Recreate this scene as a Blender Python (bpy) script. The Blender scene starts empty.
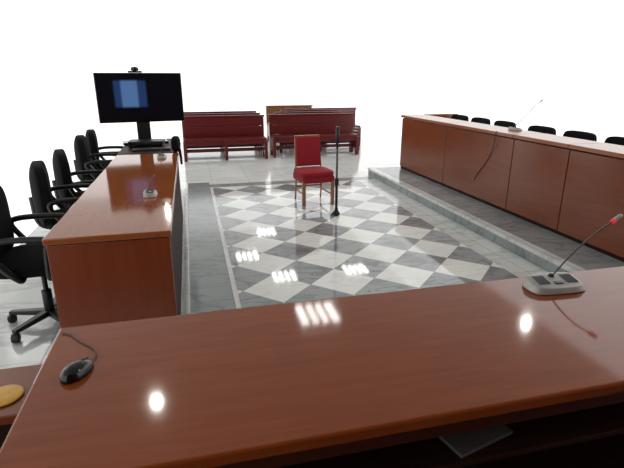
import bpy, bmesh, math, random
from mathutils import Vector, Matrix
random.seed(4)
C = bpy.context.scene.collection
sc = bpy.context.scene
sc.view_settings.view_transform = 'Standard'
sc.view_settings.look = 'None'

# ---------------------------------------------------------------- materials
def lin(r, g, b):
    f = lambda c: (c/255/12.92) if c/255 <= .04045 else ((c/255+.055)/1.055)**2.4
    return (f(r), f(g), f(b), 1)

def newmat(name):
    m = bpy.data.materials.new(name); m.use_nodes = True
    nt = m.node_tree
    return m, nt, nt.nodes['Principled BSDF']

def plain(name, col, rough=.5, metal=0., spec=.5, emis=None, es=0, nscale=40, namt=.12):
    m, nt, b = newmat(name)
    tc = nt.nodes.new('ShaderNodeTexCoord'); n = nt.nodes.new('ShaderNodeTexNoise')
    n.inputs['Scale'].default_value = nscale; n.inputs['Detail'].default_value = 3
    nt.links.new(tc.outputs['Object'], n.inputs['Vector'])
    r = nt.nodes.new('ShaderNodeValToRGB')
    r.color_ramp.elements[0].position = .3; r.color_ramp.elements[1].position = .7
    r.color_ramp.elements[0].color = tuple(c*(1-namt) for c in col[:3])+(1,)
    r.color_ramp.elements[1].color = tuple(min(1, c*(1+namt)) for c in col[:3])+(1,)
    nt.links.new(n.outputs['Fac'], r.inputs['Fac']); nt.links.new(r.outputs['Color'], b.inputs['Base Color'])
    b.inputs['Roughness'].default_value = rough; b.inputs['Metallic'].default_value = metal
    b.inputs['Specular IOR Level'].default_value = spec
    if emis:
        b.inputs['Emission Color'].default_value = emis; b.inputs['Emission Strength'].default_value = es
    return m

def wood(name, c1, c2, rough=.18, scale=(1.2, 14, 14), spec=.5):
    m, nt, b = newmat(name)
    tc = nt.nodes.new('ShaderNodeTexCoord'); mp = nt.nodes.new('ShaderNodeMapping')
    mp.inputs['Scale'].default_value = scale
    n = nt.nodes.new('ShaderNodeTexNoise'); n.inputs['Scale'].default_value = 3; n.inputs['Detail'].default_value = 7
    n.inputs['Distortion'].default_value = .6
    n2 = nt.nodes.new('ShaderNodeTexNoise'); n2.inputs['Scale'].default_value = .9; n2.inputs['Detail'].default_value = 2
    r = nt.nodes.new('ShaderNodeValToRGB')
    r.color_ramp.elements[0].position = .2; r.color_ramp.elements[1].position = .8
    r.color_ramp.elements[0].color = c1; r.color_ramp.elements[1].color = c2
    mix = nt.nodes.new('ShaderNodeMixRGB'); mix.blend_type = 'MULTIPLY'; mix.inputs['Fac'].default_value = .25
    nt.links.new(tc.outputs['Object'], mp.inputs['Vector']); nt.links.new(mp.outputs['Vector'], n.inputs['Vector'])
    nt.links.new(tc.outputs['Object'], n2.inputs['Vector'])
    nt.links.new(n.outputs['Fac'], r.inputs['Fac'])
    nt.links.new(r.outputs['Color'], mix.inputs['Color1'])
    mr = nt.nodes.new('ShaderNodeMapRange'); mr.inputs['From Min'].default_value=.3; mr.inputs['From Max'].default_value=.7
    mr.inputs['To Min'].default_value=.7; mr.inputs['To Max'].default_value=1
    nt.links.new(n2.outputs['Fac'], mr.inputs['Value']); nt.links.new(mr.outputs['Result'], mix.inputs['Color2'])
    nt.links.new(mix.outputs['Color'], b.inputs['Base Color'])
    b.inputs['Roughness'].default_value = rough; b.inputs['Specular IOR Level'].default_value = spec
    return m

def marble(name, c1, c2, vein, rough=.12, scale=3.0, grid=None, checker=None, c3=None, c4=None, rot=0.0, var=.86, off=(.013, .017, .5), vamt=.3):
    m, nt, b = newmat(name); L = nt.links.new
    tc = nt.nodes.new('ShaderNodeTexCoord')
    n = nt.nodes.new('ShaderNodeTexNoise'); n.inputs['Scale'].default_value = scale; n.inputs['Detail'].default_value = 8
    n.inputs['Distortion'].default_value = .7
    L(tc.outputs['Object'], n.inputs['Vector'])
    def ramp(a, c, v):
        r = nt.nodes.new('ShaderNodeValToRGB'); e = r.color_ramp.elements
        e[0].position = .3; e[0].color = a; e[1].position = .72; e[1].color = c
        k = e.new(.5); k.color = v
        L(n.outputs['Fac'], r.inputs['Fac']); return r.outputs['Color']
    col = ramp(c1, c2, vein)
    if checker or grid:
        mp = nt.nodes.new('ShaderNodeMapping'); mp.inputs['Rotation'].default_value = (0, 0, rot)
        mp.inputs['Location'].default_value = off
        L(tc.outputs['Object'], mp.inputs['Vector'])
    n3 = nt.nodes.new('ShaderNodeTexNoise'); n3.inputs['Scale'].default_value = scale*1.3; n3.inputs['Detail'].default_value = 6
    n3.inputs['Distortion'].default_value = 1.4
    mp3 = nt.nodes.new('ShaderNodeMapping'); mp3.inputs['Rotation'].default_value = (0, 0, .6); mp3.inputs['Scale'].default_value = (.6, 1.8, 1)
    L(tc.outputs['Object'], mp3.inputs['Vector']); L(mp3.outputs['Vector'], n3.inputs['Vector'])
    r3 = nt.nodes.new('ShaderNodeValToRGB'); e = r3.color_ramp.elements
    e[0].position = .45; e[0].color = (0, 0, 0, 1); e[1].position = .55; e[1].color = (0, 0, 0, 1); k = e.new(.5); k.color = (1, 1, 1, 1)
    L(n3.outputs['Fac'], r3.inputs['Fac'])
    def veined(col, amt):
        mv = nt.nodes.new('ShaderNodeMath'); mv.operation = 'MULTIPLY'; mv.inputs[1].default_value = amt; L(r3.outputs['Color'], mv.inputs[0])
        mxv = nt.nodes.new('ShaderNodeMixRGB'); mxv.blend_type = 'MULTIPLY'; mxv.inputs['Color2'].default_value = (.35, .38, .38, 1)
        L(mv.outputs[0], mxv.inputs['Fac']); L(col, mxv.inputs['Color1']); return mxv.outputs['Color']
    def tilevar(col, sz, var):
        sn = nt.nodes.new('ShaderNodeVectorMath'); sn.operation = 'DIVIDE'; sn.inputs[1].default_value = (sz, sz, sz)
        L(mp.outputs['Vector'], sn.inputs[0])
        fl2 = nt.nodes.new('ShaderNodeVectorMath'); fl2.operation = 'FLOOR'; L(sn.outputs[0], fl2.inputs[0])
        m0 = nt.nodes.new('ShaderNodeVectorMath'); m0.operation = 'MULTIPLY'; m0.inputs[1].default_value = (1, 1, 0)
        L(fl2.outputs[0], m0.inputs[0])
        wn = nt.nodes.new('ShaderNodeTexWhiteNoise'); L(m0.outputs[0], wn.inputs['Vector'])
        mr = nt.nodes.new('ShaderNodeMapRange'); mr.inputs['To Min'].default_value = var; mr.inputs['To Max'].default_value = 1.0
        L(wn.outputs['Value'], mr.inputs['Value'])
        mu = nt.nodes.new('ShaderNodeMixRGB'); mu.blend_type = 'MULTIPLY'; mu.inputs['Fac'].default_value = 1
        L(col, mu.inputs['Color1']); L(mr.outputs['Result'], mu.inputs['Color2'])
        return mu.outputs['Color'], sn
    sn = None
    if checker:
        ch = nt.nodes.new('ShaderNodeTexChecker'); ch.inputs['Scale'].default_value = 1/checker
        fl = nt.nodes.new('ShaderNodeVectorMath'); fl.operation = 'MULTIPLY'; fl.inputs[1].default_value = (1, 1, 0)
        ad = nt.nodes.new('ShaderNodeVectorMath'); ad.operation = 'ADD'; ad.inputs[1].default_value = (0, 0, .01)
        L(mp.outputs['Vector'], fl.inputs[0]); L(fl.outputs[0], ad.inputs[0]); L(ad.outputs[0], ch.inputs['Vector'])
        light, sn = tilevar(veined(col, vamt*.3), checker, .94)
        dark, sn = tilevar(veined(ramp(c3, c4, c4), vamt), checker, var)
        mx = nt.nodes.new('ShaderNodeMixRGB'); L(ch.outputs['Fac'], mx.inputs['Fac'])
        L(light, mx.inputs['Color1']); L(dark, mx.inputs['Color2']); col = mx.outputs['Color']
    else:
        col = veined(col, vamt)
        if grid: col, sn = tilevar(col, grid, var)
    if sn:
        fr = nt.nodes.new('ShaderNodeVectorMath'); fr.operation = 'FRACTION'; L(sn.outputs[0], fr.inputs[0])
        sp = nt.nodes.new('ShaderNodeSeparateXYZ'); L(fr.outputs[0], sp.inputs[0])
        mn = nt.nodes.new('ShaderNodeMath'); mn.operation = 'MINIMUM'; L(sp.outputs[0], mn.inputs[0]); L(sp.outputs[1], mn.inputs[1])
        lt = nt.nodes.new('ShaderNodeMath'); lt.operation = 'LESS_THAN'; lt.inputs[1].default_value = .012; L(mn.outputs[0], lt.inputs[0])
        ml = nt.nodes.new('ShaderNodeMath'); ml.operation = 'MULTIPLY'; ml.inputs[1].default_value = .45; L(lt.outputs[0], ml.inputs[0])
        mj = nt.nodes.new('ShaderNodeMixRGB'); mj.inputs['Color2'].default_value = lin(120, 122, 120)
        L(ml.outputs[0], mj.inputs['Fac']); L(col, mj.inputs['Color1']); col = mj.outputs['Color']
    L(col, b.inputs['Base Color'])
    b.inputs['Roughness'].default_value = rough
    return m

M = {}
M['desk'] = wood('varnished_reddish_wood_top', lin(122, 56, 22), lin(142, 70, 30), .07)
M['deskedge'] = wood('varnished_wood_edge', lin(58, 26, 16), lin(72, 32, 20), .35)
M['deskY'] = wood('varnished_wood_top_long', lin(140, 74, 38), lin(156, 88, 47), .08, (14, 1.2, 14))
M['panel'] = wood('varnished_wood_panel', lin(116, 52, 26), lin(130, 62, 32), .3, (10, 10, 1.0))
M['benchpanel'] = wood('bench_panel_wood', lin(112, 55, 28), lin(130, 67, 36), .2, (6, 1.2, 10))
M['benchtop'] = wood('bench_top_wood', lin(142, 82, 46), lin(160, 96, 56), .2, (14, 1.2, 14))
M['darkshadewood'] = wood('dark_shadow_wood', lin(36, 18, 13), lin(48, 25, 17), .6, spec=.15)  # dark wood; under-desk and side-desk shade is put into this colour
M['tablewood'] = wood('side_table_wood', lin(112, 54, 26), lin(128, 64, 32), .3)
M['fardesk'] = wood('dark_brown_wood', lin(34, 20, 18), lin(50, 28, 24), .5, spec=.25)
M['pew'] = wood('deep_red_varnished_wood', lin(80, 14, 15), lin(104, 21, 22), .3, (1.5, 12, 12))
M['pewlight'] = wood('light_brown_wood', lin(128, 88, 54), lin(150, 108, 70), .35, (1.5, 12, 12))
M['oak'] = wood('golden_oak', lin(150, 106, 70), lin(172, 128, 88), .35, (12, 12, 1.5))
M['black'] = plain('black_fabric', lin(17, 17, 19), .9, spec=.15, nscale=160, namt=.3)
M['plastic'] = plain('black_plastic', lin(16, 16, 18), .4)
M['gloss'] = plain('glossy_black_plastic', lin(8, 8, 10), .15)
M['silver'] = plain('silver_grey_plastic', lin(165, 163, 157), .35, metal=.2)
M['neck'] = plain('grey_metal_gooseneck', lin(96, 94, 92), .4, metal=.4)
M['darkgrey'] = plain('dark_grey_plastic', lin(62, 62, 62), .4)
M['redfab'] = plain('red_upholstery', lin(148, 16, 32), .8, nscale=120)
M['redring'] = plain('red_light_ring', lin(200, 40, 40), .4, emis=lin(230, 40, 40), es=.6)
M['paper'] = plain('grey_paper', lin(84, 82, 79), .9)
M['yellow'] = plain('yellow_enamel', lin(206, 156, 42), .35)
M['ceil'] = plain('ceiling_plaster', lin(196, 194, 190), .9)
M['wall'] = wood('wall_wood_panelling', lin(80, 42, 27), lin(102, 56, 36), .4, (10, 10, 1))
M['lamp'] = plain('luminous_diffuser', (1, 1, 1, 1), .5, emis=(1, .98, .94, 1), es=24)
M['spot'] = plain('bright_bulb', (1, 1, 1, 1), .5, emis=(1, .95, .85, 1), es=320)
M['lampframe'] = plain('grey_metal_louvre', lin(80, 80, 80), .5)
M['marbgrey'] = marble('grey_marble', lin(138, 147, 150), lin(162, 171, 173), lin(150, 159, 161), .12, 1.6, grid=1.2, var=.9, vamt=.5)
M['marbwhite'] = marble('white_marble', lin(226, 230, 228), lin(240, 243, 241), lin(233, 237, 235), .1, 1.2, grid=.6, var=.94, vamt=.2)
M['check'] = marble('chequered_marble', lin(240, 243, 240), lin(248, 250, 248), lin(244, 247, 244), .05, 2.2,
                    checker=.40, c3=lin(132, 140, 144), c4=lin(174, 181, 184), rot=math.radians(45), var=.68, vamt=.6)
M['step'] = marble('pale_step_marble', lin(208, 214, 212), lin(226, 231, 229), lin(216, 221, 219), .15, 1.2, vamt=.4, grid=1.0, var=.94)

# ---------------------------------------------------------------- mesh helpers
def link(ob, mat, parent=None, loc=(0, 0, 0), rot=None):
    if mat: ob.data.materials.append(mat)
    C.objects.link(ob)
    if parent: ob.parent = parent
    ob.location = loc
    if rot: ob.rotation_euler = rot
    return ob

def from_bm(name, bm, smooth=False):
    bmesh.ops.recalc_face_normals(bm, faces=bm.faces)
    me = bpy.data.meshes.new(name); bm.to_mesh(me); bm.free()
    if smooth:
        for p in me.polygons: p.use_smooth = True
    return bpy.data.objects.new(name, me)

def addbox(bm, x0, x1, y0, y1, z0, z1):
    r = bmesh.ops.create_cube(bm, size=1)
    for v in r['verts']:
        v.co = Vector(((x0+x1)/2+v.co.x*(x1-x0), (y0+y1)/2+v.co.y*(y1-y0), (z0+z1)/2+v.co.z*(z1-z0)))
    return r['verts']

def boxes(name, lst, mat, parent=None, bevel=.004, seg=2, smooth=False, loc=(0, 0, 0), rot=None):
    xs = [c for b in lst for c in b[0:2]]; ys = [c for b in lst for c in b[2:4]]; zs = [c for b in lst for c in b[4:6]]
    o = Vector(((min(xs)+max(xs))/2, (min(ys)+max(ys))/2, (min(zs)+max(zs))/2))
    bm = bmesh.new()
    for b in lst:
        addbox(bm, b[0]-o.x, b[1]-o.x, b[2]-o.y, b[3]-o.y, b[4]-o.z, b[5]-o.z)
    ob = from_bm(name, bm, smooth)
    if bevel:
        md = ob.modifiers.new('bevel', 'BEVEL'); md.width = bevel; md.segments = seg; md.limit_method = 'ANGLE'
    return link(ob, mat, parent, o+Vector(loc), rot)

def tube(name, pts, rad, mat, parent=None, n=10, taper=None, loc=(0, 0, 0)):
    bm = bmesh.new(); pts = [Vector(p) for p in pts]; rings = []
    up = Vector((0, 0, 1)); prev = None
    for i, p in enumerate(pts):
        t = (pts[min(i+1, len(pts)-1)]-pts[max(i-1, 0)]).normalized()
        if prev is None:
            a = t.cross(up)
            if a.length < 1e-3: a = t.cross(Vector((1, 0, 0)))
            a.normalize()
        else:
            a = (prev-t*prev.dot(t)).normalized()
        prev = a; b = t.cross(a)
        r = rad if taper is None else rad+(taper-rad)*i/(len(pts)-1)
        rings.append([bm.verts.new(p+(a*math.cos(k*2*math.pi/n)+b*math.sin(k*2*math.pi/n))*r) for k in range(n)])
    for i in range(len(rings)-1):
        for k in range(n):
            bm.faces.new((rings[i][k], rings[i][(k+1) % n], rings[i+1][(k+1) % n], rings[i+1][k]))
    bm.faces.new(rings[0]); bm.faces.new(rings[-1])
    ob = from_bm(name, bm, True)
    return link(ob, mat, parent, loc)

def lathe(name, prof, mat, parent=None, n=28, loc=(0, 0, 0), rot=None, smooth=True):
    bm = bmesh.new(); rings = []
    for r, z in prof:
        rings.append([bm.verts.new((r*math.cos(k*2*math.pi/n), r*math.sin(k*2*math.pi/n), z)) for k in range(n)])
    for i in range(len(rings)-1):
        for k in range(n):
            bm.faces.new((rings[i][k], rings[i][(k+1) % n], rings[i+1][(k+1) % n], rings[i+1][k]))
    bm.faces.new(rings[0]); bm.faces.new(rings[-1])
    ob = from_bm(name, bm, smooth)
    if smooth:
        md = ob.modifiers.new('bevel', 'BEVEL'); md.width = .0015; md.segments = 2; md.limit_method = 'ANGLE'
    return link(ob, mat, parent, loc, rot)

def smooth_curve(pts, n=8):
    P = [Vector(p) for p in pts]; P = [2*P[0]-P[1]]+P+[2*P[-1]-P[-2]]; out = []
    for i in range(1, len(P)-2):
        for k in range(n):
            t = k/n; a, b, c, d = P[i-1], P[i], P[i+1], P[i+2]
            out.append(.5*((2*b)+(c-a)*t+(2*a-5*b+4*c-d)*t*t+(3*b-a-3*c+d)*t**3))
    out.append(P[-2]); return out

def cushion(name, sx, sy, sz, mat, parent, loc, rot=None, curve=0., top_taper=1., power=4):
    bm = bmesh.new(); bmesh.ops.create_cube(bm, size=2)
    bmesh.ops.subdivide_edges(bm, edges=bm.edges[:], cuts=5, use_grid_fill=True)
    for v in bm.verts:
        x, y, z = v.co
        k = (abs(x)**power+abs(y)**power)**(1/power); m_ = max(abs(x), abs(y))
        if k > 1e-6: f = m_/k; x *= f; y *= f
        rr = max(abs(v.co.x), abs(v.co.y))
        zz = z*(1-.45*rr**6)
        w = 1+(top_taper-1)*(y*.5+.5)
        v.co = Vector((x*sx/2*w, y*sy/2, zz*sz/2+curve*(x*x)))
    ob = from_bm(name, bm, True)
    md = ob.modifiers.new('subdivision', 'SUBSURF'); md.levels = 1; md.render_levels = 1
    return link(ob, mat, parent, loc, rot)

def root(name, loc, rotz, label, category, group=None):
    e = bpy.data.objects.new(name, None); e.empty_display_size = .1
    C.objects.link(e); e.location = loc; e.rotation_euler = (0, 0, rotz)
    e['label'] = label; e['category'] = category
    if group: e['group'] = group
    return e

def dup(src, loc, rotz, label=None, group=None):
    n = src.copy(); C.objects.link(n); n.location = loc; n.rotation_euler = (0, 0, rotz)
    if label: n['label'] = label
    if group: n['group'] = group
    def rec(s, d):
        for ch in s.children:
            c = ch.copy(); C.objects.link(c); c.parent = d; rec(ch, c)
    rec(src, n)
    return n

def structure(ob):
    ob['kind'] = 'structure'; return ob

# ---------------------------------------------------------------- setting
structure(boxes('floor', [(-1.7, 5.9, -1.6, 13.4, -.1, 0)], M['marbwhite'], bevel=0))
structure(boxes('floor_2', [(.275, 2.66, 1.9, 7.52, 0, .003)], M['check'], bevel=0))
structure(boxes('trim_1', [(-.1, .235, 1.9, 7.95, 0, .004), (.235, 2.98, 7.56, 7.78, 0, .004)], M['marbgrey'], bevel=0))
structure(boxes('trim_2', [(2.66, 2.98, 1.9, 7.55, 0, .004)], M['step'], bevel=0))
structure(boxes('floor_3', [(3.10, 5.6, 1.7, 7.9, 0, .13)], M['marbgrey'], bevel=.004))
structure(boxes('trim_3', [(2.985, 3.10, 1.7, 7.93, .10, .133)], M['step'], bevel=.006))
structure(boxes('trim_5', [(3.0, 3.098, 1.7, 7.92, .0, .099)], M['marbgrey'], bevel=.003))
structure(boxes('floor_4', [(-1.7, -.14, 1.75, 7.1, 0, .1)], M['step'], bevel=.004))
structure(boxes('floor_5', [(-1.7, 2.97, -1.6, 1.75, 0, .1)], M['darkshadewood'], bevel=.004))  # dais floor coloured dark to paint the shade under the desk
structure(boxes('trim_4', [(-.14, -.1, 1.75, 7.12, 0, .104)], M['step'], bevel=.004))
structure(boxes('ceiling', [(-6, 6.2, -1.6, 19.6, 4.5, 4.6)], M['ceil'], bevel=0))
structure(boxes('wall_rear', [(-1.7, 5.9, -1.7, -1.6, 0, 4.5)], M['wall'], bevel=0))

# ceiling fittings
def panel_light(loc):
    r = root('ceiling_light', loc, 0, 'square recessed luminous ceiling panel with louvre grid', 'ceiling light', 'ceiling light panels')
    boxes('diffuser', [(-.38, .38, -.38, .38, -.02, -.005)], M['lamp'], r, bevel=0)
    L_ = [(-.41, -.38, -.41, .41, -.05, 0), (.38, .41, -.41, .41, -.05, 0), (-.38, .38, -.41, -.38, -.05, 0), (-.38, .38, .38, .41, -.05, 0)]
    for k in (-.19, 0, .19):
        L_ += [(k-.035, k+.035, -.38, .38, -.03, -.02), (-.38, .38, k-.035, k+.035, -.03, -.02)]
    boxes('frame', L_, M['lampframe'], r, bevel=0)
    return r
p0 = panel_light((2.15, 8.2, 4.5))
for x, y in ((2.6, 14.1), (5.0, 14.1), (1.65, 16.2), (2.75, 18.8), (-4, 5), (4.6, 1.5), (-4, 8), (-4, 11)):  # last four panels are added out of view for extra brightness
    dup(p0, (x, y, 4.5), 0)
d0 = root('ceiling_downlight', (-.76, 6.17, 4.5), 0, 'small round recessed ceiling downlight', 'ceiling light', 'ceiling downlights')
lathe('rim', [(.062, -.016), (.085, -.014), (.085, 0), (.062, 0)], M['lampframe'], d0)
lathe('bulb', [(.06, -.03), (.06, -.018)], M['spot'], d0, smooth=False)
for x, y in ((5.9, 6.9), (-.95, 16.7)):
    dup(d0, (x, y, 4.5), 0)

# ---------------------------------------------------------------- front desk
fd = root('long_desk', (1.1, 1.2, .1), 0, 'long varnished reddish-brown wooden desk holding a mouse and microphone', 'desk')
def W(lst, o): return [(a-o[0], b-o[0], c-o[1], d-o[1], e-o[2], f-o[2]) for a, b, c, d, e, f in lst]
o = (1.1, 1.2, .1)
boxes('tabletop', W([(-.475, 2.75, .89, 1.6, .812, .85)], o), M['desk'], fd, bevel=.008, seg=3)
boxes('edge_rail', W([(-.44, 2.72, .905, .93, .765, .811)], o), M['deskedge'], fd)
boxes('front_panel', W([(-.44, 2.72, 1.5, 1.525, 0.1, .811)], o), M['panel'], fd)
boxes('end_panel', W([(-.46, -.43, .95, 1.57, .1, .811)], o), M['panel'], fd)
boxes('end_panel', W([(2.7, 2.73, .95, 1.57, .1, .811)], o), M['panel'], fd)
boxes('shelf', W([(-.42, 2.69, .95, 1.5, .60, .62)], o), M['darkshadewood'], fd)

st = root('side_table', (-.84, 1.42, .1), 0, 'low reddish wooden side table beside the long desk', 'table')
boxes('tabletop', [(-.34, .34, -.13, .13, .62, .65)], M['tablewood'], st)
boxes('body', [(-.32, .32, -.11, .11, 0, .619)], M['darkshadewood'], st)
bm_r = root('round_dish', (-.595, 1.385, .75), .3, 'flat round yellow dish on the wooden side table', 'dish')
lathe('dish', [(.045, 0), (.054, .003), (.054, .006), (.048, .008), (.02, .0085)], M['yellow'], bm_r)

ob = boxes('paper_stack', [(-.105, .105, -.075, .075, 0, .012)], M['paper'], bevel=.001)
ob.location = (.76, 1.06, .627); ob.rotation_euler = (0, 0, .25)
ob['label'] = 'small stack of grey papers on the under-desk shelf'; ob['category'] = 'paper'

# mouse
ms = root('computer_mouse', (-.362, 1.30, .85), math.radians(60), 'black wired computer mouse on the wooden desk', 'computer mouse')
def mouse_body():
    bm = bmesh.new(); bmesh.ops.create_uvsphere(bm, u_segments=28, v_segments=18, radius=1)
    for v in bm.verts:
        x, y, z = v.co
        z = max(z, -.12)
        v.co = Vector((x*.056, y*.033*(1-.12*x), .004+z*.032*(1-.25*x)))
    return from_bm('body', bm, True)
link(mouse_body(), M['gloss'], ms)
boxes('button_gap', [(.018, .05, -.0007, .0007, .022, .026)], M['darkgrey'], ms, bevel=0)
lathe('scroll_wheel', [(.008, -.003), (.009, 0), (.008, .003)], M['darkgrey'], ms, loc=(.028, 0, .024), rot=(math.pi/2, 0, 0))
tube('cable', smooth_curve([(.054, 0, .006), (.09, .01, .004), (.12, .05, .004), (.14, .11, .004), (.165, .165, .004), (.17, .21, .004)]), .002, M['plastic'], ms, 6)

def mic(loc, rz, tip, label, group, scale=1.0, light=True):
    r = root('gooseneck_microphone', loc, rz, label, 'microphone', group)
    s = scale
    bm = bmesh.new(); bmesh.ops.create_cube(bm, size=2); bmesh.ops.subdivide_edges(bm, edges=bm.edges[:], cuts=4, use_grid_fill=True)
    for v in bm.verts:
        x, y, z = v.co
        k = (abs(x)**4+abs(y)**4)**.25; mm = max(abs(x), abs(y)); f = mm/k if k > 1e-6 else 1
        x *= f; y *= f
        sh = 1-.14*(z*.5+.5)
        v.co = Vector((x*.122*sh*s, y*.066*sh*s, (z*.5+.5)*(.028+.018*(y*.5+.5))*s))
    ob = from_bm('base', bm, True); md = ob.modifiers.new('subdivision', 'SUBSURF'); md.levels = md.render_levels = 1
    link(ob, M['silver'], r)
    for sg in ((-8, -7, -6, -5, -4), (4, 5, 6, 7, 8)):
        boxes('speaker_grille', [(x*.01*s-.002*s, x*.01*s+.002*s, -.03*s, .03*s, .032*s, .0405*s) for x in sg], M['darkgrey'], r, bevel=0, rot=(.14, 0, 0))
    boxes('talk_button', [(-.018*s, .018*s, -.035*s, -.012*s, .031*s, .037*s)], M['darkgrey'], r)
    tip = Vector(tip); st_ = Vector((0, .025*s, .035*s))
    lathe('socket', [(.012*s, 0), (.012*s, .012*s), (.007*s, .02*s)], M['plastic'], r, loc=tuple(st_-Vector((0, 0, .003))))
    d = (tip-st_)
    pts = smooth_curve([st_, st_+d*.3+Vector((0, 0, .02*s)), st_+d*.65+Vector((0, 0, .02*s)), tip])
    tube('gooseneck', pts, .0034, M['neck'], r, 8)
    dn = (pts[-1]-pts[-2]).normalized(); q = dn.to_track_quat('Z', 'Y').to_euler()
    k = 1 if light else .75
    lathe('light_ring', [(.008*k, 0), (.0095*k, .002), (.0095*k, .009*k), (.008*k, .011*k)], M['redring'] if light else M['darkgrey'], r, loc=tuple(tip), rot=q)
    lathe('capsule', [(.007*k, .011*k), (.009*k, .014*k), (.009*k, .042*k), (.006*k, .049*k)], M['silver'] if light else M['neck'], r, loc=tuple(tip), rot=q)
    return r
mic((1.36, 1.47, .85), math.radians(-4), (.245, .04, .25), 'silver conference microphone with red-ringed gooseneck on long desk', 'conference microphones')

# ---------------------------------------------------------------- side desk
ld = root('side_desk', (-.47, 4.1, .1), 0, 'long polished reddish-brown desk carrying small microphones', 'desk')
o = (-.47, 4.1, .1)
boxes('tabletop', W([(-.79, -.145, 2.62, 5.55, .815, .85)], o), M['deskY'], ld, bevel=.006)
boxes('end_panel', W([(-.78, -.155, 2.635, 2.665, .1, .808)], o), M['panel'], ld)
boxes('end_panel', W([(-.78, -.155, 5.5, 5.53, .1, .808)], o), M['panel'], ld)
boxes('front_panel', W([(-.185, -.157, 2.667, 5.498, .1, .814)], o), M['darkshadewood'], ld)  # aisle-side face takes the darker wood as painted shadow
boxes('divider_panel', W([(-.45, -.187, 4.05, 4.075, .1, .814)], o), M['darkshadewood'], ld)
mic((-.31, 3.52, .85), math.radians(90), (.08, -.02, .11), 'small silver gooseneck microphone on the polished side desk', 'conference microphones', .75, False)
mic((-.31, 5.25, .85), math.radians(90), (.08, -.02, .11), 'small silver gooseneck microphone on the polished side desk', 'conference microphones', .75, False)

fk = root('equipment_desk', (-.47, 6.25, .1), 0, 'dark brown wooden desk supporting the television screen', 'desk')
o = (-.47, 6.25, .1)
boxes('tabletop', W([(-.8, -.16, 5.6, 6.95, .815, .85)], o), M['fardesk'], fk, bevel=.006)
for x in (-.76, -.22):
    for y in (5.65, 6.88):
        boxes('leg', W([(x-.025, x+.025, y-.025, y+.025, .1, .814)], o), M['fardesk'], fk)
boxes('apron', W([(-.73, -.25, 6.87, 6.89, .5, .814)], o), M['fardesk'], fk)
boxes('side_panel', W([(-.21, -.195, 5.68, 6.85, .1, .814)], o), M['darkshadewood'], fk)

# TV
tv = root('television', (-.565, 6.5, .85), math.radians(9), 'large black flat television with a blue reflection painted on its screen', 'television')
boxes('stand_base', [(-.27, .27, -.13, .13, 0, .03)], M['gloss'], tv, bevel=.008)
boxes('stand_neck', [(-.08, .08, .0, .05, .03, .36)], M['plastic'], tv)
boxes('casing', [(-.505, .505, -.03, .02, .265, .85)], M['gloss'], tv, bevel=.01, seg=3)
boxes('rear_housing', [(-.35, .35, .021, .055, .33, .75)], M['plastic'], tv, bevel=.012)
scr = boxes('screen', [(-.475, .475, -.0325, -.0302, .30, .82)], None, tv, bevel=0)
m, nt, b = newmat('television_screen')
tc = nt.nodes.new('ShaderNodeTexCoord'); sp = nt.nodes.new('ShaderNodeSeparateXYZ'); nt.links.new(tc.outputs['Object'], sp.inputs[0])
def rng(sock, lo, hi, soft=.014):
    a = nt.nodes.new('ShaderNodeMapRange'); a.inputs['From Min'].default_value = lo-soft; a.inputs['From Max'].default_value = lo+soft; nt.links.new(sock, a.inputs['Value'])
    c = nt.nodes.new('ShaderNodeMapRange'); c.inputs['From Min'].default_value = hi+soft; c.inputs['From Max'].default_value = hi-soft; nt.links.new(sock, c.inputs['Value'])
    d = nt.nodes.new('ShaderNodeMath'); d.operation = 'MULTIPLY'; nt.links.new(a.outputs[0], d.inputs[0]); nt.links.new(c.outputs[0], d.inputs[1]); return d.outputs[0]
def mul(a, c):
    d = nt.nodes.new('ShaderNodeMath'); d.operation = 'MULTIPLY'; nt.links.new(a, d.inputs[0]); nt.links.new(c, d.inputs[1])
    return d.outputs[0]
rect = mul(rng(sp.outputs[0], -.30, .07), rng(sp.outputs[2], -.11, .2))  # blue window reflection painted into the screen's emission colour
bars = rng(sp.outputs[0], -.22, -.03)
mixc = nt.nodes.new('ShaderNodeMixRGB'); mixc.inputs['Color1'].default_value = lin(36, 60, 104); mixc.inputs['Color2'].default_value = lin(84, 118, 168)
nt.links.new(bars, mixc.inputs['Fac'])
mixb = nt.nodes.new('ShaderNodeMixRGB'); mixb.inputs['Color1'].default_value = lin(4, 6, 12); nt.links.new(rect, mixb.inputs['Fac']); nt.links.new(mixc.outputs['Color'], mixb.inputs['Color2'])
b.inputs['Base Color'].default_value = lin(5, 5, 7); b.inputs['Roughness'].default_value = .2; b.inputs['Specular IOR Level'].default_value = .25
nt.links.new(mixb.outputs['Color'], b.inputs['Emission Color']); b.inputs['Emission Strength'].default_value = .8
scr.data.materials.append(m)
wc = root('webcam', (-.60, 6.493, 1.702), math.radians(9), 'black conference webcam on top of the television', 'webcam')
boxes('mount', [(-.08, .08, -.03, .015, 0, .02)], M['plastic'], wc, bevel=.005)
lathe('camera_body', [(.02, .02), (.042, .024), (.048, .045), (.034, .062), (.01, .068)], M['plastic'], wc)
lathe('lens', [(.018, 0), (.018, .012), (.012, .014)], M['gloss'], wc, loc=(0, -.038, .042), rot=(math.pi/2, 0, 0))

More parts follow.
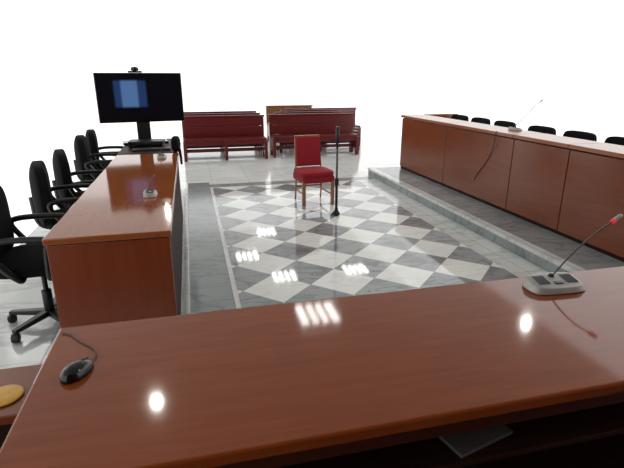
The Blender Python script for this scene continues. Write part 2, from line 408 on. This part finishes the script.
kb = root('keyboard', (-.45, 5.85, .85), .1, 'black computer keyboard on the dark desk', 'keyboard')
boxes('case', [(-.21, .21, -.07, .07, 0, .016)], M['plastic'], kb)
boxes('keys', [(-.2+.031*i, -.174+.031*i, -.06+.031*j, -.034+.031*j, .016, .022) for i in range(13) for j in range(4)], M['darkgrey'], kb, bevel=0)
vc = root('video_recorder', (-.52, 6.18, .85), -.05, 'black electronic equipment box on the dark desk', 'electronic device')
boxes('case', [(-.2, .2, -.13, .13, .008, .075)], M['plastic'], vc, bevel=.005)
boxes('front_plate', [(-.19, .19, -.134, -.1301, .016, .068)], M['gloss'], vc, bevel=0)
for sx in (-.15, .15):
    lathe('foot', [(.014, 0), (.014, .009)], M['plastic'], vc, loc=(sx, -.08, 0), n=14)
    lathe('foot', [(.014, 0), (.014, .009)], M['plastic'], vc, loc=(sx, .08, 0), n=14)

bg_ = root('chair_back_bag', (-.17, 5.68, .85), 0, 'black soft bag shape standing in for a chair back at the dark desk edge', 'bag')  # bag shape stands in for a chair back seen edge-on
cushion('body', .22, .17, .09, M['black'], bg_, (0, 0, .085), rot=(math.pi/2, 0, math.pi/2-.15), power=3)
tube('strap', smooth_curve([(0, -.07, .13), (.035, -.09, .0), (.045, -.07, -.1), (.045, 0, -.14), (.045, .07, -.08), (.035, .08, .02), (0, .07, .13)]), .012, M['black'], bg_)

# ---------------------------------------------------------------- office chairs (face +X locally)
def office_chair(loc, rz, label, group, backz=.69, back=(.52, .47, .13), power=5.5):
    r = root('office_chair', loc, rz, label, 'chair', group)
    cushion('seat', .49, .49, .12, M['black'], r, (.0, 0, .455))
    cushion('backrest', back[0], back[1], back[2], M['black'], r, (-.25, 0, backz), rot=(math.pi/2-.0, 0, math.pi/2), curve=.03, top_taper=.96, power=power)
    tube('back_support', smooth_curve([(-.05, 0, .405), (-.2, 0, .40), (-.3, 0, .46), (-.32, 0, .66)]), .022, M['plastic'], r)
    for s in (-1, 1):
        tube('armrest', smooth_curve([(.1, s*.19, .405), (.1, s*.265, .43), (.11, s*.275, .6), (.13, s*.27, .65), (.0, s*.265, .665), (-.16, s*.265, .66), (-.2, s*.265, .62), (-.13, s*.27, .5), (-.06, s*.26, .42), (-.06, s*.19, .403)], 6), .019, M['plastic'], r)
    lathe('gas_column', [(.03, .1), (.03, .24), (.016, .245), (.016, .39), (.05, .395), (.05, .41)], M['plastic'], r)
    bm = bmesh.new()
    for k in range(5):
        a = k*2*math.pi/5+.3
        vs = addbox(bm, 0, .27, -.025, .025, .065, .105)
        for v in vs:
            if v.co.x > .2: v.co.y *= .7; v.co.z = .06+(v.co.z-.065)*.6
            v.co = Matrix.Rotation(a, 3, 'Z') @ v.co
    cb = from_bm('star_base', bm); md = cb.modifiers.new('bevel', 'BEVEL'); md.width = .004; md.segments = 2
    link(cb, M['plastic'], r)
    for k in range(5):
        a = k*2*math.pi/5+.3
        lathe('caster', [(.012, -.024), (.029, -.02), (.029, .02), (.012, .024)], M['plastic'], r, n=18,
              loc=(.265*math.cos(a), .265*math.sin(a), .03), rot=(math.pi/2, 0, a+.6))
    return r
g1 = 'black office chairs along the side desk'
ch0 = office_chair((-.985, 3.18, .1), math.radians(3), 'black office chair with armrests and star base by polished desk', g1)
for x, y, a in ((-.93, 4.14, 14), (-.92, 4.80, 14), (-.97, 5.95, 8), (-.97, 6.6, 8)):
    dup(ch0, (x, y, .1), math.radians(a), 'black office chair with armrests tucked behind the desk', g1)
g2 = 'black chairs behind the panelled bench'
ch1 = office_chair((4.16, 7.38, .13), math.radians(180), 'low black office chair behind the panelled bench', g2, .69, (.52, .46, .10), 10)
for y in (6.77, 6.16, 5.38, 4.74, 4.12, 3.45):
    dup(ch1, (4.16, y, .13), math.radians(random.uniform(177, 183)))

# ---------------------------------------------------------------- long panelled bench
rb = root('panelled_bench', (3.8, 5.0, .13), 0, 'long reddish wooden courtroom bench with panelled front', 'bench desk')
o = (3.8, 5.0, .13)
ys = [1.9, 2.7, 3.9, 4.75, 6.26, 7.78]
for a, c in zip(ys[:-1], ys[1:]):
    boxes('front_panel', W([(3.53, 3.56, a+.005, c-.005, .17, .985)], o), M['benchpanel'], rb, bevel=.004)
    boxes('top_board', W([(3.5, 3.93, a+.002, c-.002, 1.0, 1.04)], o), M['benchtop'], rb, bevel=.006)
boxes('plinth', W([(3.55, 3.58, 1.9, 7.78, .13, .18), (3.561, 3.575, 1.9, 7.78, .18, .999)], o), M['darkshadewood'], rb, bevel=0)
boxes('return_panel', W([(3.58, 4.5, 7.74, 7.775, .13, .999)], o), M['benchpanel'], rb)
boxes('return_top', W([(3.932, 4.53, 7.70, 7.8, 1.0, 1.045)], o), M['benchtop'], rb)
boxes('end_panel', W([(3.576, 3.92, 1.9, 1.93, .13, .999)], o), M['benchpanel'], rb)
mic((3.82, 5.15, 1.0405), math.radians(90), (-.03, -.28, .33), 'silver gooseneck microphone standing on the panelled bench', 'conference microphones', .8, False)
strand = tube('cable', smooth_curve([(3.51, 5.05, 1.046), (3.49, 5.05, 1.03), (3.494, 5.06, .95), (3.515, 5.12, .8), (3.52, 5.25, .62), (3.52, 5.38, .48), (3.521, 5.45, .38)]), .004, M['plastic'])  # thin black strand running down the bench front
strand['label'] = 'thin black strand running down the bench panels'; strand['category'] = 'cable'

# ---------------------------------------------------------------- red chair
rc = root('upholstered_chair', (1.59, 6.3, .003), math.radians(6), 'red upholstered wooden chair standing alone on marble floor', 'chair')
for sx in (-1, 1):
    boxes('leg', [(sx*.205-.022, sx*.205+.022, -.215, -.171, 0, .33)], M['oak'], rc, bevel=.006)
    tube('leg', smooth_curve([(sx*.19, .22, 0), (sx*.19, .19, .22), (sx*.185, .2, .44), (sx*.174, .258, .85)]), .012, M['oak'], rc, 8)
boxes('seat_frame', [(-.225, .225, -.215, .215, .30, .39)], M['redfab'], rc, bevel=.01)
cushion('seat', .47, .45, .1, M['redfab'], rc, (0, -.005, .42), power=9)
boxes('backrest', [(-.178, .178, .17, .235, .47, .87)], M['redfab'], rc, bevel=.018, seg=3, rot=(-.13, 0, 0), loc=(0, .01, 0))
boxes('top_rail', [(-.18, .18, .225, .265, .868, .886)], M['oak'], rc, bevel=.006, loc=(0, .01, 0))
boxes('stretcher', [(-.185, .185, .18, .198, .18, .205), (-.19, -.178, -.19, .19, .13, .155), (.178, .19, -.19, .19, .13, .155)], M['oak'], rc)

# ---------------------------------------------------------------- microphone stand
mt = root('microphone_stand', (1.69, 5.53, .003), 0, 'black floor microphone stand on the chequered marble', 'microphone stand')
tube('pole', [(0, 0, .03), (0, 0, .2), (0, 0, .42)], .017, M['plastic'], mt)
tube('telescopic_pole', [(0, 0, .4), (0, 0, .6), (0, 0, .86)], .012, M['darkgrey'], mt)
lathe('clutch', [(.018, .38), (.025, .40), (.025, .46), (.016, .48)], M['plastic'], mt)
for k in range(3):
    a = k*2*math.pi/3+.5
    tube('foot', smooth_curve([(0, 0, .08), (.03*math.cos(a), .03*math.sin(a), .045), (.055*math.cos(a), .055*math.sin(a), .012)]), .012, M['plastic'], mt)
lathe('hub', [(.022, .0), (.034, .01), (.034, .035), (.026, .06), (.016, .11)], M['plastic'], mt)
tube('microphone', [(0, 0, .84), (0, 0, .95), (0, -.01, 1.09)], .016, M['plastic'], mt, 12, .025)

# ---------------------------------------------------------------- pews
def pew(loc, length, mat, label, group):
    r = root('pew', loc, 0, label, 'bench', group)
    h = length/2
    boxes('seat', [(-h+.03, h-.03, y, y+.135, .405, .445) for y in (-.24, -.1, .04)], mat, r, bevel=.006)
    boxes('backrest', [(-h+.03, h-.03, .2, .235, .45, .65), (-h+.03, h-.03, .2, .235, .66, .84)], mat, r, bevel=.006)
    boxes('top_rail', [(-h, h, .185, .255, .84, .88)], mat, r, bevel=.012)
    boxes('seat_rail', [(-h+.05, h-.05, -.21, -.185, .31, .405)], mat, r)
    for x in (-h+.045, 0, h-.045):
        bm = bmesh.new()
        prof = [(-.24, 0), (-.16, 0), (-.13, .14), (.1, .14), (.14, 0), (.27, 0), (.24, .4), (.26, .83), (.236, .83), (.236, .44), (.16, .4), (-.24, .4)]
        a = [bm.verts.new((x-.03, p[0], p[1])) for p in prof]; c = [bm.verts.new((x+.03, p[0], p[1])) for p in prof]
        bm.faces.new(a); bm.faces.new(c[::-1])
        for i in range(len(prof)): bm.faces.new((a[i], a[(i+1) % len(prof)], c[(i+1) % len(prof)], c[i]))
        ob = from_bm('support', bm); link(ob, mat, r)
    boxes('stretcher', [(-h+.06, h-.06, -.02, .01, .15, .22)], mat, r)
    return r
gp = 'rows of red wooden public benches'
pl = pew((.70, 10.35, 0), 1.75, M['pew'], 'dark red varnished wooden public bench with low back', gp)
for y in (11.0, 11.65): dup(pl, (.70, y, 0), 0)
pr = pew((2.66, 10.45, 0), 1.95, M['pew'], 'dark red varnished wooden public bench with low back', gp)
for y in (11.1, 11.75, 12.35): dup(pr, (2.66+(y-10.45)*.38, y, 0), 0)
pp = pew((2.66, 13.0, 0), 1.3, M['pewlight'], 'light brown wooden bench in the last row', gp)
pp.scale = (1, 1, 1.05)

# ---------------------------------------------------------------- world, camera
w = bpy.data.worlds.new('World'); sc.world = w; w.use_nodes = True
bg = w.node_tree.nodes['Background']; bg.inputs[0].default_value = (1, 1, 1, 1); bg.inputs[1].default_value = 1.45

cam = bpy.data.cameras.new('Camera'); co = bpy.data.objects.new('Camera', cam); C.objects.link(co)
co.location = (0, 0, 1.65); cam.lens = 27.69; cam.sensor_width = 36
co.rotation_euler = (math.radians(90-18.1), 0, math.radians(-14.0))
cam.clip_start = .02
sc.camera = co
